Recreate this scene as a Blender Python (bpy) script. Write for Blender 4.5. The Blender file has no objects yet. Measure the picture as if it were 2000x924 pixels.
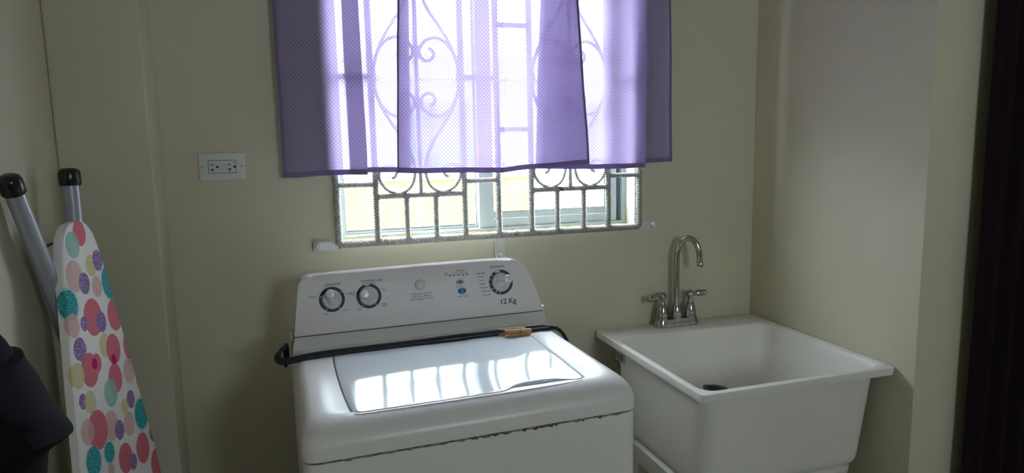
import bpy, bmesh, math, random
from mathutils import Vector, Matrix, noise
random.seed(7)
S = bpy.context.scene
COL = S.collection
PI = math.pi

# ------------------------------------------------------------------ camera
cam_data = bpy.data.cameras.new('camera')
cam_data.sensor_width = 36.0
cam_data.lens = 36.0 * 1321.2 / 2000.0
cam_data.clip_start = 0.02
cam = bpy.data.objects.new('camera', cam_data)
COL.objects.link(cam)
R_ = Matrix(((0.95338327, 0.06052677, -0.29562958),
             (-0.30109936, 0.12591622, -0.94524298),
             (-0.01998795, 0.99019272, 0.13827099)))
cam.matrix_world = Matrix.Translation((-0.20181, -1.94686, 1.44214)) @ R_.to_4x4()
S.camera = cam

# ------------------------------------------------------------------ world, sun, exposure
W = bpy.data.worlds.new('world'); S.world = W
W.use_nodes = True
bgn = W.node_tree.nodes['Background']
bgn.inputs[0].default_value = (0.79, 0.90, 1.0, 1)
bgn.inputs[1].default_value = 6.0
sun_d = bpy.data.lights.new('sun', 'SUN'); sun_d.energy = 2.0; sun_d.angle = 0.01; sun_d.color = (1, .95, .86)
sun = bpy.data.objects.new('sun', sun_d); COL.objects.link(sun)
sun.rotation_euler = (math.radians(48), 0, math.radians(-20))     # shines away from the window, onto the far wall
port_d = bpy.data.lights.new('window_portal', 'AREA'); port_d.shape = 'RECTANGLE'; port_d.size = 0.95; port_d.size_y = 0.95
port_d.cycles.is_portal = True
port = bpy.data.objects.new('window_portal', port_d); COL.objects.link(port)
port.location = (0.362, 0.17, 1.63); port.rotation_euler = (math.radians(-90), 0, 0)
port2_d = bpy.data.lights.new('added_window_portal', 'AREA'); port2_d.shape = 'RECTANGLE'; port2_d.size = .62; port2_d.size_y = .58  # guides sky light through the window added behind the camera
port2_d.cycles.is_portal = True
port2 = bpy.data.objects.new('added_window_portal', port2_d); COL.objects.link(port2)
port2.location = (.85, -3.47, 1.725); port2.rotation_euler = (math.radians(90), 0, 0)
S.view_settings.view_transform = 'Standard'
S.view_settings.look = 'None'
S.view_settings.gamma = 1
S.view_settings.use_curve_mapping = False
S.view_settings.exposure = 2.05

# ------------------------------------------------------------------ helpers
def M_(name, color, rough=.5, metal=0, noise_amt=0, noise_scale=20, color2=None, bump=0, bump_scale=200, spec=.5, coat=0, thr=None):
    m = bpy.data.materials.new(name); m.use_nodes = True
    nt = m.node_tree; b = nt.nodes['Principled BSDF']
    b.inputs['Base Color'].default_value = (*color, 1)
    b.inputs['Roughness'].default_value = rough
    b.inputs['Metallic'].default_value = metal
    b.inputs['Specular IOR Level'].default_value = spec
    if coat: b.inputs['Coat Weight'].default_value = coat; b.inputs['Coat Roughness'].default_value = .08
    tc = nt.nodes.new('ShaderNodeTexCoord')
    if noise_amt or color2:
        n = nt.nodes.new('ShaderNodeTexNoise'); n.inputs['Scale'].default_value = noise_scale; n.inputs['Detail'].default_value = 6
        nt.links.new(tc.outputs['Object'], n.inputs['Vector'])
        r = nt.nodes.new('ShaderNodeValToRGB')
        lo, hi = thr if thr else (.35, .65)
        r.color_ramp.elements[0].position = lo; r.color_ramp.elements[1].position = hi
        c2 = color2 if color2 else tuple(min(1, c * (1 - noise_amt)) for c in color)
        r.color_ramp.elements[0].color = (*color, 1); r.color_ramp.elements[1].color = (*c2, 1)
        nt.links.new(n.outputs['Fac'], r.inputs['Fac']); nt.links.new(r.outputs['Color'], b.inputs['Base Color'])
    if bump:
        n2 = nt.nodes.new('ShaderNodeTexNoise'); n2.inputs['Scale'].default_value = bump_scale; n2.inputs['Detail'].default_value = 4
        nt.links.new(tc.outputs['Object'], n2.inputs['Vector'])
        bp = nt.nodes.new('ShaderNodeBump'); bp.inputs['Strength'].default_value = bump; bp.inputs['Distance'].default_value = .002
        nt.links.new(n2.outputs['Fac'], bp.inputs['Height']); nt.links.new(bp.outputs['Normal'], b.inputs['Normal'])
    return m

def obj(name, bm, mat, parent=None, smooth=False, angle=None):
    me = bpy.data.meshes.new(name)
    bmesh.ops.recalc_face_normals(bm, faces=bm.faces)
    bm.to_mesh(me); bm.free()
    if mat: me.materials.append(mat)
    o = bpy.data.objects.new(name, me); COL.objects.link(o)
    if smooth:
        for p in me.polygons: p.use_smooth = True
        if angle is not None: me.set_sharp_from_angle(angle=math.radians(angle))
    if parent: o.parent = parent
    return o

def tag(o, label=None, cat=None, group=None, kind=None):
    if label: o['label'] = label
    if cat: o['category'] = cat
    if group: o['group'] = group
    if kind: o['kind'] = kind
    return o

def thing(name, label, cat, loc=(0, 0, 0), rz=0, group=None):
    o = bpy.data.objects.new(name, None); COL.objects.link(o)
    o.location = loc; o.rotation_euler = (0, 0, rz); o.empty_display_size = .05
    return tag(o, label, cat, group)

def struct(name, bm, mat, parent=None, smooth=False, label=None, angle=40):
    o = obj(name, bm, mat, parent, smooth, angle)
    if parent is None: o['kind'] = 'structure'
    if label: o['label'] = label
    return o

def NB(): return bmesh.new()

def box(bm, x0, x1, y0, y1, z0, z1, bevel=0, seg=2):
    vs = [bm.verts.new((x, y, z)) for x in (x0, x1) for y in (y0, y1) for z in (z0, z1)]
    q = [(0, 1, 3, 2), (4, 6, 7, 5), (0, 4, 5, 1), (2, 3, 7, 6), (0, 2, 6, 4), (1, 5, 7, 3)]
    fs = [bm.faces.new([vs[i] for i in f]) for f in q]
    if bevel:
        es = list({e for f in fs for e in f.edges})
        bmesh.ops.bevel(bm, geom=es, offset=bevel, segments=seg, affect='EDGES', profile=.6)
    return bm

def rrect(x0, x1, y0, y1, r, n=6, z=0, ne=1):
    """rounded rectangle ring, ccw, each side split in ne pieces"""
    pts = []
    cs = [((x1 - r, y1 - r), 0), ((x0 + r, y1 - r), PI / 2), ((x0 + r, y0 + r), PI), ((x1 - r, y0 + r), 1.5 * PI)]
    for k, ((cx, cy), a0) in enumerate(cs):
        arc = [(cx + r * math.cos(a0 + PI / 2 * i / n), cy + r * math.sin(a0 + PI / 2 * i / n)) for i in range(n + 1)]
        pts += arc
        (nx, ny), na = cs[(k + 1) % 4]
        s = (nx + r * math.cos(na), ny + r * math.sin(na)); e = arc[-1]
        for i in range(1, ne):
            t = i / ne
            if ne >= 3 and i == 1: t = .035
            if ne >= 3 and i == ne - 1: t = .965
            pts.append((e[0] + (s[0] - e[0]) * t, e[1] + (s[1] - e[1]) * t))
    return [Vector((p[0], p[1], z)) for p in pts]

def loft(bm, rings, cap0=True, cap1=True, closed=True):
    vr = [[bm.verts.new(p) for p in r] for r in rings]
    n = len(rings[0])
    for a, b in zip(vr, vr[1:]):
        for i in range(n if closed else n - 1):
            j = (i + 1) % n
            bm.faces.new((a[i], a[j], b[j], b[i]))
    if cap0: bm.faces.new(vr[0][::-1])
    if cap1: bm.faces.new(vr[-1])
    return vr

def lathe(bm, prof, M=Matrix(), n=24):
    """prof: list of (r, z)"""
    rings = [[M @ Vector((r * math.cos(2 * PI * i / n), r * math.sin(2 * PI * i / n), z)) for i in range(n)] for r, z in prof]
    return loft(bm, rings)

def catmull(P, k=8, closed=False):
    P = [Vector(p) for p in P]; out = []
    n = len(P)
    for i in range(n - 1):
        p0 = P[max(i - 1, 0)]; p1 = P[i]; p2 = P[i + 1]; p3 = P[min(i + 2, n - 1)]
        for j in range(k):
            t = j / k
            out.append(.5 * ((2 * p1) + (p2 - p0) * t + (2 * p0 - 5 * p1 + 4 * p2 - p3) * t * t + (3 * p1 - p0 - 3 * p2 + p3) * t ** 3))
    out.append(P[-1]); return out

def tube(bm, pts, r, n=10, rfn=None, flat=1.0, up=None, section=None, twist=0.0, caps=True):
    """sweep a circle (or section) along pts; twist = turns per metre"""
    pts = [Vector(p) for p in pts]
    T = []
    for i in range(len(pts)):
        a = pts[max(i - 1, 0)]; b = pts[min(i + 1, len(pts) - 1)]
        T.append((b - a).normalized())
    u = up or Vector((0, 0, 1))
    if abs(u.dot(T[0])) > .95: u = Vector((1, 0, 0))
    u = (u - T[0] * u.dot(T[0])).normalized()
    rings = []; L = 0
    for i, p in enumerate(pts):
        if i:
            u = (u - T[i] * u.dot(T[i])).normalized(); L += (p - pts[i - 1]).length
        v = T[i].cross(u)
        rr = rfn(i / (len(pts) - 1)) if rfn else r
        ang = twist * L * 2 * PI
        ring = []
        for k in range(n):
            a = 2 * PI * k / n + ang
            m = section[k] if section else 1
            ring.append(p + (u * math.cos(a) * flat + v * math.sin(a)) * rr * m)
        rings.append(ring)
    loft(bm, rings, caps, caps)
    return bm

def prism(bm, pts, M, depth, bevel=0):
    """extrude 2d polygon (x,y) by depth along local -z .. 0"""
    a = [bm.verts.new(M @ Vector((x, y, 0))) for x, y in pts]
    b = [bm.verts.new(M @ Vector((x, y, -depth))) for x, y in pts]
    n = len(pts)
    f0 = bm.faces.new(a); bm.faces.new(b[::-1])
    for i in range(n):
        j = (i + 1) % n; bm.faces.new((a[j], a[i], b[i], b[j]))
    if bevel:
        bmesh.ops.bevel(bm, geom=list(f0.edges), offset=bevel, segments=3, affect='EDGES', profile=.5)

def text_into(bm, txt, M, size, align='CENTER', bold=0.0):
    cu = bpy.data.curves.new('txt', 'FONT'); cu.body = txt; cu.size = size; cu.align_x = align; cu.align_y = 'CENTER'
    cu.extrude = .00025; cu.offset = bold; cu.resolution_u = 3
    o = bpy.data.objects.new('txt', cu); COL.objects.link(o)
    bpy.context.view_layer.update()
    me = bpy.data.meshes.new_from_object(o.evaluated_get(bpy.context.evaluated_depsgraph_get()))
    me.transform(M)
    bm.from_mesh(me)
    bpy.data.objects.remove(o); bpy.data.curves.remove(cu); bpy.data.meshes.remove(me)

# ------------------------------------------------------------------ materials
wallM = M_('wall_paint', (.64, .595, .44), .55, noise_amt=.05, noise_scale=3, bump=.12, bump_scale=60, spec=.35)
ceilM = M_('ceiling_paint', (.74, .74, .66), .8)
floorM = M_('floor_tile', (.42, .39, .33), .45, noise_amt=.25, noise_scale=8)
groutM = M_('floor_grout', (.3, .28, .25), .8)
sillM = M_('painted_sill', (.80, .80, .70), .45, color2=(.78, .62, .34), noise_scale=9, thr=(.56, .72))
alumM = M_('white_aluminium', (.40, .44, .45), .35)
trackM = M_('blue_grey_track', (.22, .30, .38), .4)
sealM = M_('dark_rubber_seal', (.05, .055, .06), .6)
stainM = M_('yellow_brown_stain', (.62, .42, .12), .8, color2=(.78, .74, .60), noise_scale=45, thr=(.42, .60))
grilleM = M_('white_painted_iron', (.38, .36, .33), .42, color2=(.20, .11, .06), noise_scale=28, thr=(.66, .72))
plastM = M_('white_enamel', (.87, .84, .80), .32, noise_amt=.05, noise_scale=6, spec=.5)
lidM = M_('glossy_white_lid', (.82, .87, .90), .085, noise_amt=.05, noise_scale=5, bump=.03, bump_scale=18, spec=.55, coat=.25)
consM = M_('console_plastic', (.84, .78, .78), .42, noise_amt=.04, noise_scale=10)
bandM = M_('console_band', (.68, .66, .62), .5)
knobM = M_('knob_plastic', (.70, .69, .66), .22, spec=.6)
navyM = M_('navy_print', (.012, .022, .09), .5)
dotM = M_('pale_print', (.60, .62, .70), .5)
blueM = M_('blue_button', (.02, .17, .42), .35)
greyM = M_('grey_button', (.35, .35, .34), .35)
inkM = M_('grey_ink', (.09, .09, .10), .7)
rustM = M_('rust', (.10, .045, .025), .9, color2=(.42, .30, .20), noise_scale=60, thr=(.45, .62))
tubM = M_('tub_plastic', (.82, .785, .72), .38, noise_amt=.06, noise_scale=5, bump=.05, bump_scale=40)
chromeM = M_('worn_chrome', (.50, .49, .47), .16, metal=1, noise_amt=.35, noise_scale=35)
blackM = M_('black_rubber', (.010, .010, .015), .6)
capM = M_('black_plastic_cap', (.01, .014, .014), .22)
tabM = M_('painted_steel_tab', (.66, .65, .61), .5, color2=(.40, .30, .22), noise_scale=25, thr=(.68, .74))
legM = M_('silver_grey_paint', (.40, .41, .46), .30, metal=.25)
woodM = M_('clothespin_wood', (.60, .36, .15), .6, color2=(.45, .24, .09), noise_scale=120)
wireM = M_('spring_wire', (.22, .17, .12), .4, metal=.9)
plateM = M_('outlet_plastic', (.66, .66, .64), .4)
holeM = M_('dark_slot', (.004, .004, .004), .8)
bagM = M_('black_bag_plastic', (.004, .0035, .006), .8, bump=.3, bump_scale=25, spec=.15)
drapeM = M_('black_maroon_cloth', (.010, .003, .007), .85, spec=.2)
yellowM = M_('yellow_render', (.14, .12, .045), .9, noise_amt=.06, noise_scale=2)
houseM = M_('white_render', (.85, .86, .86), .9)
concM = M_('concrete_ground', (.55, .53, .48), .9, noise_amt=.15, noise_scale=3)
postM = M_('galvanised_post', (.55, .60, .63), .5, metal=.2)
leafM = M_('bush_leaf', (.22, .50, .04), .6, color2=(.35, .62, .08), noise_scale=9)
brushM = M_('black_brush_plastic', (.015, .014, .017), .3)
paperM = M_('sticker_paper', (.62, .62, .60), .6)
rodM = M_('white_rod', (.7, .7, .7), .4)

def glass():
    m = bpy.data.materials.new('window_glass'); m.use_nodes = True; nt = m.node_tree; nt.nodes.clear()
    o = nt.nodes.new('ShaderNodeOutputMaterial'); mx = nt.nodes.new('ShaderNodeMixShader')
    t = nt.nodes.new('ShaderNodeBsdfTransparent'); t.inputs[0].default_value = (.95, .97, .96, 1)
    g = nt.nodes.new('ShaderNodeBsdfGlossy'); g.inputs['Roughness'].default_value = .02
    mx.inputs[0].default_value = .04; nt.links.new(t.outputs[0], mx.inputs[1]); nt.links.new(g.outputs[0], mx.inputs[2])
    nt.links.new(mx.outputs[0], o.inputs[0]); return m
glassM = glass()

def cloth(name, trans, dif, clear, tl, dots=True, share=.5):
    """woven sheer: partly open weave (transparent), partly translucent thread, with small woven dashes"""
    m = bpy.data.materials.new(name); m.use_nodes = True; nt = m.node_tree; nt.nodes.clear(); L = nt.links.new
    out = nt.nodes.new('ShaderNodeOutputMaterial')
    T = nt.nodes.new('ShaderNodeBsdfTransparent'); T.inputs[0].default_value = (*clear, 1)
    D = nt.nodes.new('ShaderNodeBsdfDiffuse'); D.inputs[0].default_value = (*dif, 1)
    Q = nt.nodes.new('ShaderNodeBsdfTranslucent'); Q.inputs[0].default_value = (*tl, 1)
    a = nt.nodes.new('ShaderNodeMixShader'); a.inputs[0].default_value = share
    L(D.outputs[0], a.inputs[1]); L(Q.outputs[0], a.inputs[2])
    b = nt.nodes.new('ShaderNodeMixShader')
    L(a.outputs[0], b.inputs[1]); L(T.outputs[0], b.inputs[2]); L(b.outputs[0], out.inputs[0])
    b.inputs[0].default_value = trans
    if dots:
        tc = nt.nodes.new('ShaderNodeTexCoord'); sx = nt.nodes.new('ShaderNodeSeparateXYZ'); L(tc.outputs['UV'], sx.inputs[0])
        def mth(op, x, y=None):
            n = nt.nodes.new('ShaderNodeMath'); n.operation = op
            for i, v in enumerate((x, y)):
                if v is None: continue
                if isinstance(v, (int, float)): n.inputs[i].default_value = v
                else: L(v, n.inputs[i])
            return n.outputs[0]
        v = mth('DIVIDE', sx.outputs[1], .0055); u = mth('DIVIDE', sx.outputs[0], .0105)
        row = mth('FLOOR', v); par = mth('MULTIPLY', mth('MODULO', row, 2.0), .5)
        uu = mth('FRACT', mth('ADD', u, par)); vv = mth('FRACT', v)
        du = mth('LESS_THAN', mth('ABSOLUTE', mth('SUBTRACT', uu, .5)), .17)
        dv = mth('LESS_THAN', mth('ABSOLUTE', mth('SUBTRACT', vv, .5)), .20)
        dot = mth('MULTIPLY', du, dv)
        L(mth('SUBTRACT', trans, mth('MULTIPLY', dot, trans * .6)), b.inputs[0])
        for node, c in ((D, dif), (Q, tl)):
            mixc = nt.nodes.new('ShaderNodeMix'); mixc.data_type = 'RGBA'
            mixc.inputs[6].default_value = (*c, 1); mixc.inputs[7].default_value = (c[0] * .5, c[1] * .45, c[2] * .6, 1)
            L(dot, mixc.inputs[0]); L(mixc.outputs[2], node.inputs[0])
    return m
curtM = cloth('lavender_sheer', .066, (.28, .25, .34), (.97, .87, 1.0), (.70, .54, .98), share=.185)
hemM = cloth('lavender_hem', .010, (.22, .17, .30), (.8, .7, .95), (.42, .26, .66), dots=False, share=.08)

# ------------------------------------------------------------------ room shell
OX0, OX1, OZ0, OZ1 = -.098, .822, 1.168, 2.092           # window opening
bm = NB()
for a in ((-.733, OX0, 0, .15, 0, 2.55), (OX1, 1.269, 0, .15, 0, 2.55), (OX0, OX1, 0, .15, 0, OZ0), (OX0, OX1, 0, .15, OZ1, 2.55)):
    box(bm, *a)
wall_back = struct('wall_back', bm, wallM)
bm = NB(); box(bm, OX0 - .001, OX1 + .001, -.0005, .06, OZ0 - .0005, OZ0 + .001); box(bm, OX1 - .001, OX1 + .0005, -.0005, .06, OZ0, OZ1); box(bm, OX0 - .0005, OX0 + .001, -.0005, .06, OZ0, OZ1)
struct('window_reveal', bm, sillM, wall_back)
bm = NB(); box(bm, -.90, -.733, -3.3, .15, 0, 2.55); struct('wall_left', bm, wallM)
bm = NB(); box(bm, -.733, -.5345, -.124, 0, 0, 2.55, bevel=.006, seg=3); struct('wall_column', bm, wallM, smooth=True)
bm = NB(); box(bm, 1.269, 1.419, -.667, .15, 0, 2.55, bevel=.003); struct('wall_right', bm, wallM, smooth=True)
bm = NB(); box(bm, 1.419, 2.30, -.6669, -.50, 0, 2.55); struct('wall_right_return', bm, wallM)
bm = NB(); box(bm, 2.15, 2.30, -3.3, -.667, 0, 2.55); struct('wall_far_right', bm, wallM)
bm = NB(); RX0, RX1, RZ0, RZ1 = .55, 1.15, 1.45, 2.0          # unseen window behind the camera, added to give fill light
for a in ((-.90, RX0, 0, 2.55), (RX1, 2.30, 0, 2.55), (RX0, RX1, 0, RZ0), (RX0, RX1, RZ1, 2.55)): box(bm, a[0], a[1], -3.45, -3.3, a[2], a[3])
struct('wall_rear', bm, wallM)
bm = NB()
for a in ((RX0, RX0 + .04, RZ0, RZ1), (RX1 - .04, RX1, RZ0, RZ1), (RX0 + .04, RX1 - .04, RZ0, RZ0 + .04), (RX0 + .04, RX1 - .04, RZ1 - .04, RZ1), (.83, .87, RZ0 + .04, RZ1 - .04)): box(bm, a[0], a[1], -3.40, -3.36, a[2], a[3])
w2 = struct('added_fill_window', bm, alumM)  # frame of the added, unseen rear window
bm = NB(); box(bm, RX0 + .04, RX1 - .04, -3.382, -3.378, RZ0 + .04, RZ1 - .04); obj('pane', bm, glassM, w2)
bm = NB(); box(bm, -.90, 2.30, -3.45, .15, 2.55, 2.65); struct('ceiling', bm, ceilM)
bm = NB(); box(bm, -.90, 2.30, -3.45, .15, -.10, -.004)
floor = struct('floor', bm, groutM)
tile_me = None
tl = .40
for i in range(8):
    for j in range(9):
        x0 = -.733 + i * tl; y0 = -.002 - (j + 1) * tl
        x1 = min(x0 + tl, 2.15); y1 = y0 + tl
        if y0 < -3.3: y0 = -3.3
        if x1 - x0 < .05 or y1 - y0 < .05: continue
        if tile_me and abs(x1 - x0 - tl) < 1e-6 and abs(y1 - y0 - tl) < 1e-6:
            o = bpy.data.objects.new('floor_tile', tile_me); COL.objects.link(o); o.parent = floor
        else:
            full = abs(x1 - x0 - tl) < 1e-6 and abs(y1 - y0 - tl) < 1e-6
            bm = NB(); box(bm, .002, x1 - x0 - .002, .002, y1 - y0 - .002, -.004, 0)
            o = obj('floor_tile', bm, floorM, floor)
            if full: tile_me = o.data
        o.location = (x0, y0, 0)

# ------------------------------------------------------------------ window
win = bpy.data.objects.new('window_1', None); COL.objects.link(win); win['kind'] = 'structure'
win['label'] = 'white aluminium sliding window with two panes behind the iron grille'
win.location = (.362, .085, OZ0)
WI = Matrix.Translation((-.362, -.085, -OZ0))
def wobj(name, bm, mat, parent=None, **k):
    if parent is None: bmesh.ops.transform(bm, matrix=WI, verts=bm.verts); return obj(name, bm, mat, win, **k)
    bmesh.ops.transform(bm, matrix=WI, verts=bm.verts); return obj(name, bm, mat, parent, **k)
bm = NB()
fy0, fy1 = .058, .125
box(bm, OX0, OX0 + .016, fy0, fy1, OZ0, OZ1); box(bm, OX1 - .017, OX1, fy0, fy1, OZ0, OZ1)
box(bm, OX0 + .016, OX1 - .017, fy0, fy1, OZ0, OZ0 + .012); box(bm, OX0 + .016, OX1 - .017, fy0, fy1, OZ1 - .02, OZ1)
fr = wobj('window_frame', bm, alumM)
bm = NB(); box(bm, .7895, .805, .082, .10, OZ0 + .012, OZ1 - .02); box(bm, .7985, .8015, .074, .082, OZ0 + .012, OZ1 - .02)
wobj('track', bm, trackM, fr)
bm = NB(); box(bm, OX0 + .016, OX1 - .017, .0885, .0915, OZ0 + .012, OZ0 + .018); wobj('track', bm, alumM, fr)
# inner (right) sash
def sash(x0, x1, y0, y1, z0, z1, sl, sr, rb, rt, nm):
    bm = NB()
    box(bm, x0, x0 + sl, y0, y1, z0, z1, .0012); box(bm, x1 - sr, x1, y0, y1, z0, z1, .0012)
    box(bm, x0 + sl, x1 - sr, y0 + .001, y1, z0, z0 + rb * .55, .001); box(bm, x0 + sl, x1 - sr, y0 + .004, y1, z0 + rb * .58, z0 + rb)
    box(bm, x0 + sl, x1 - sr, y0, y1, z1 - rt, z1)
    s = wobj(nm, bm, alumM)
    bm = NB(); d = .0018
    box(bm, x0 + sl, x1 - sr, y0 + .004, y0 + .006, z0 + rb, z0 + rb + d); box(bm, x1 - sr - d, x1 - sr, y0 + .004, y0 + .006, z0 + rb, z1 - rt)
    wobj('glazing_seal', bm, sealM, s)
    bm = NB(); box(bm, x0 + sl - .002, x1 - sr + .002, (y0 + y1) / 2 - .0015, (y0 + y1) / 2 + .0015, z0 + rb - .002, z1 - rt + .002)
    wobj('pane', bm, glassM, s)
    return s
s1 = sash(.3245, .7895, .066, .086, OZ0 + .0125, OZ1 - .0215, .046, .040, .046, .04, 'window_sash')
s1['label'] = 'sliding sash on the right, nearer the room'
s2 = sash(OX0 + .0165, .345, .094, .114, OZ0 + .0125, OZ1 - .0215, .006, .022, .0085, .03, 'window_sash')
s2['label'] = 'fixed sash on the left, behind the sliding one'
bm = NB(); box(bm, .3165, .3195, .088, .094, OZ0 + .018, OZ0 + .036, .001); wobj('latch_pin', bm, alumM, s2)
# dirt along the foot of the frame
bm = NB()
rnd = random.Random(3); xs = [OX0 + .004 + i * .0125 for i in range(74)]
for a, b in zip(xs, xs[1:]):
    h = .003 + .003 * rnd.random(); d = .004 + .007 * rnd.random()
    if a > .12 and rnd.random() < .25: continue
    if a < .15: d += .012 * rnd.random() + .006
    box(bm, a, b, fy0 - d, fy0 - .0003, OZ0 + .001, OZ0 + .0016 + h * .4)
box(bm, OX1 - .0035, OX1 - .0012, fy0 - .003, fy0 - .0003, OZ0 + .004, OZ0 + .05); box(bm, OX0 + .0012, OX0 + .006, fy0 - .004, fy0 - .0003, OZ0 + .003, OZ0 + .02)
o = wobj('sill_dirt', bm, stainM); o['kind'] = 'stuff'; o['label'] = 'yellow-brown dirt caught along the foot of the frame'

# ------------------------------------------------------------------ iron grille
gx0, gx1, gz0, gz1, gy = -.105, .825, 1.167, 2.092, -.020
GR = thing('window_grille', 'white painted iron burglar bars of twisted rods with scrolls, over the window', 'window grille', (.36, gy, gz0))
GI = Matrix.Translation((-.36, -gy, -gz0))
def gobj(name, bm, mat=grilleM, parent=None, **k):
    bmesh.ops.transform(bm, matrix=GI, verts=bm.verts)
    return obj(name, bm, mat, parent or GR, **k)
def twisted(bm, pts, side=.0140, pitch=.026):
    # square bar twisted about its axis
    P = [Vector(p) for p in pts]; res = [P[0]]; step = .0016
    for a, b in zip(P, P[1:]):
        n = max(1, int((b - a).length / step))
        for i in range(1, n + 1): res.append(a.lerp(b, i / n))
    tube(bm, res, side * .66, n=8, section=[1, .74] * 4, twist=1 / pitch, up=Vector((0, 1, 0)))
def bar(p, q, side=.0135):
    bm = NB(); twisted(bm, [(p[0], gy, p[1]), (q[0], gy, q[1])], side); gobj('bar', bm)
XB = [.003, .2585, .362, .465, .718]
bar((gx0, gz0), (gx0, gz1), .0175); bar((gx1, gz0), (gx1, gz1), .0165)
bar((gx0, gz0), (gx1, gz0), .0165); bar((gx0, gz1), (gx1, gz1), .0165)
for x in XB: bar((x, gz0), (x, gz1), .0150)
cz = 1.6275
mir = lambda z: 2 * cz - z
for zz in (1.297, mir(1.297)):
    bar((.003, zz), (.2585, zz)); bar((.465, zz), (.718, zz))
for a, b in ((.0885, 1.297), (.1725, 1.297), (.548, 1.297), (.635, 1.297)):
    bar((a, gz0), (a, b)); bar((a, mir(b)), (a, gz1))
for zz in (1.332, cz, mir(1.332)):
    bar((gx0, zz), (.003, zz), .0125); bar((.2585, zz), (.362, zz), .0125); bar((.718, zz), (gx1, zz), .0125)
for zz in (1.479, mir(1.479)): bar((.362, zz), (.465, zz), .0125)
for xc in (.131, .5915): bar((xc, 1.297), (xc, mir(1.297)), .0105)
def scroll(pts, r=.0053):
    bm = NB(); P = catmull([(x, gy, z) for x, z in pts], 10)
    tube(bm, P, r, n=6, up=Vector((0, 1, 0)), section=[1, .82, 1, .82, 1, .82], twist=40)
    gobj('scroll', bm, smooth=False)
big = [(.2520, 1.627), (.246, 1.585), (.228, 1.537), (.200, 1.490), (.168, 1.443), (.151, 1.400), (.1465, 1.360), (.158, 1.324), (.181, 1.3065), (.205, 1.3055), (.230, 1.318), (.2465, 1.345), (.245, 1.368),
       (.228, 1.382), (.209, 1.380), (.199, 1.366), (.203, 1.352), (.213, 1.347)]
small = [(.2520, 1.627), (.249, 1.597), (.234, 1.555), (.212, 1.529), (.185, 1.519), (.158, 1.528), (.142, 1.549), (.143, 1.570), (.156, 1.582), (.172, 1.580), (.181, 1.567), (.176, 1.553), (.166, 1.549)]
for xc in (.131, .5915):
    for fx in (1, -1):
        for fz in (1, -1):
            for P in (big, small):
                scroll([(xc + fx * (x - .131), z if fz > 0 else mir(z)) for x, z in P])
def weld(x, z, rx=.014, rz=.011):
    bm = NB(); bmesh.ops.create_icosphere(bm, subdivisions=2, radius=1)
    for v in bm.verts:
        k = 1 + .12 * noise.noise(v.co * 2 + Vector((x * 30, z * 30, 0)))
        v.co = Vector((v.co.x * rx * k + x, v.co.y * .0085 * k + gy, v.co.z * rz * k + z))
    gobj('weld', bm, smooth=True)
for x in (.0095, .252, .4715, .712): weld(x, cz, .011, .022)
for xc in (.131, .5915):
    for z in (1.5505, mir(1.5505)): weld(xc, z, .016, .012)
    for fx in (-.066, .066):
        for z in (1.302, mir(1.302)): weld(xc + fx, z, .019, .006)
for x in XB: weld(x, gz0 + .002, .011, .008)
for x in (.0885, .1725, .548, .635): weld(x, gz0 + .002, .009, .007); weld(x, 1.296, .009, .007)
for x in (.003, .2585, .362): weld(x, 1.332, .008, .008)
for x in (.003, .2585, .465, .718): weld(x, 1.298, .008, .008)
def tab(x0, x1, z0, z1, bx, bz):
    bm = NB(); box(bm, x0, x1, -.0165, -.0105, z0, z1, .001)
    t = gobj('mounting_tab', bm, tabM); t['label'] = 'flat painted steel tab bolted to the wall'
    bm = NB(); lathe(bm, [(.0105, 0), (.0105, .006), (.008, .009), (.003, .0098)], Matrix.Translation((bx, -.0165, bz)) @ Matrix.Rotation(PI / 2, 4, 'X'), n=6)
    gobj('bolt', bm, tabM, parent=t)
    bm = NB(); lathe(bm, [(.006, 0), (.006, .0105)], Matrix.Translation((bx, 0, bz)) @ Matrix.Rotation(PI / 2, 4, 'X'), n=10); gobj('bolt_shank', bm, parent=t)
tab(-.174, gx0, 1.153, 1.178, -.160, 1.165); tab(gx1, .888, 1.153, 1.182, .879, 1.168)
tab(.349, .379, 1.098, gz0, .364, 1.108); tab(-.174, gx0, 2.08, 2.105, -.160, 2.092); tab(gx1, .888, 2.08, 2.105, .879, 2.092)

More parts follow.
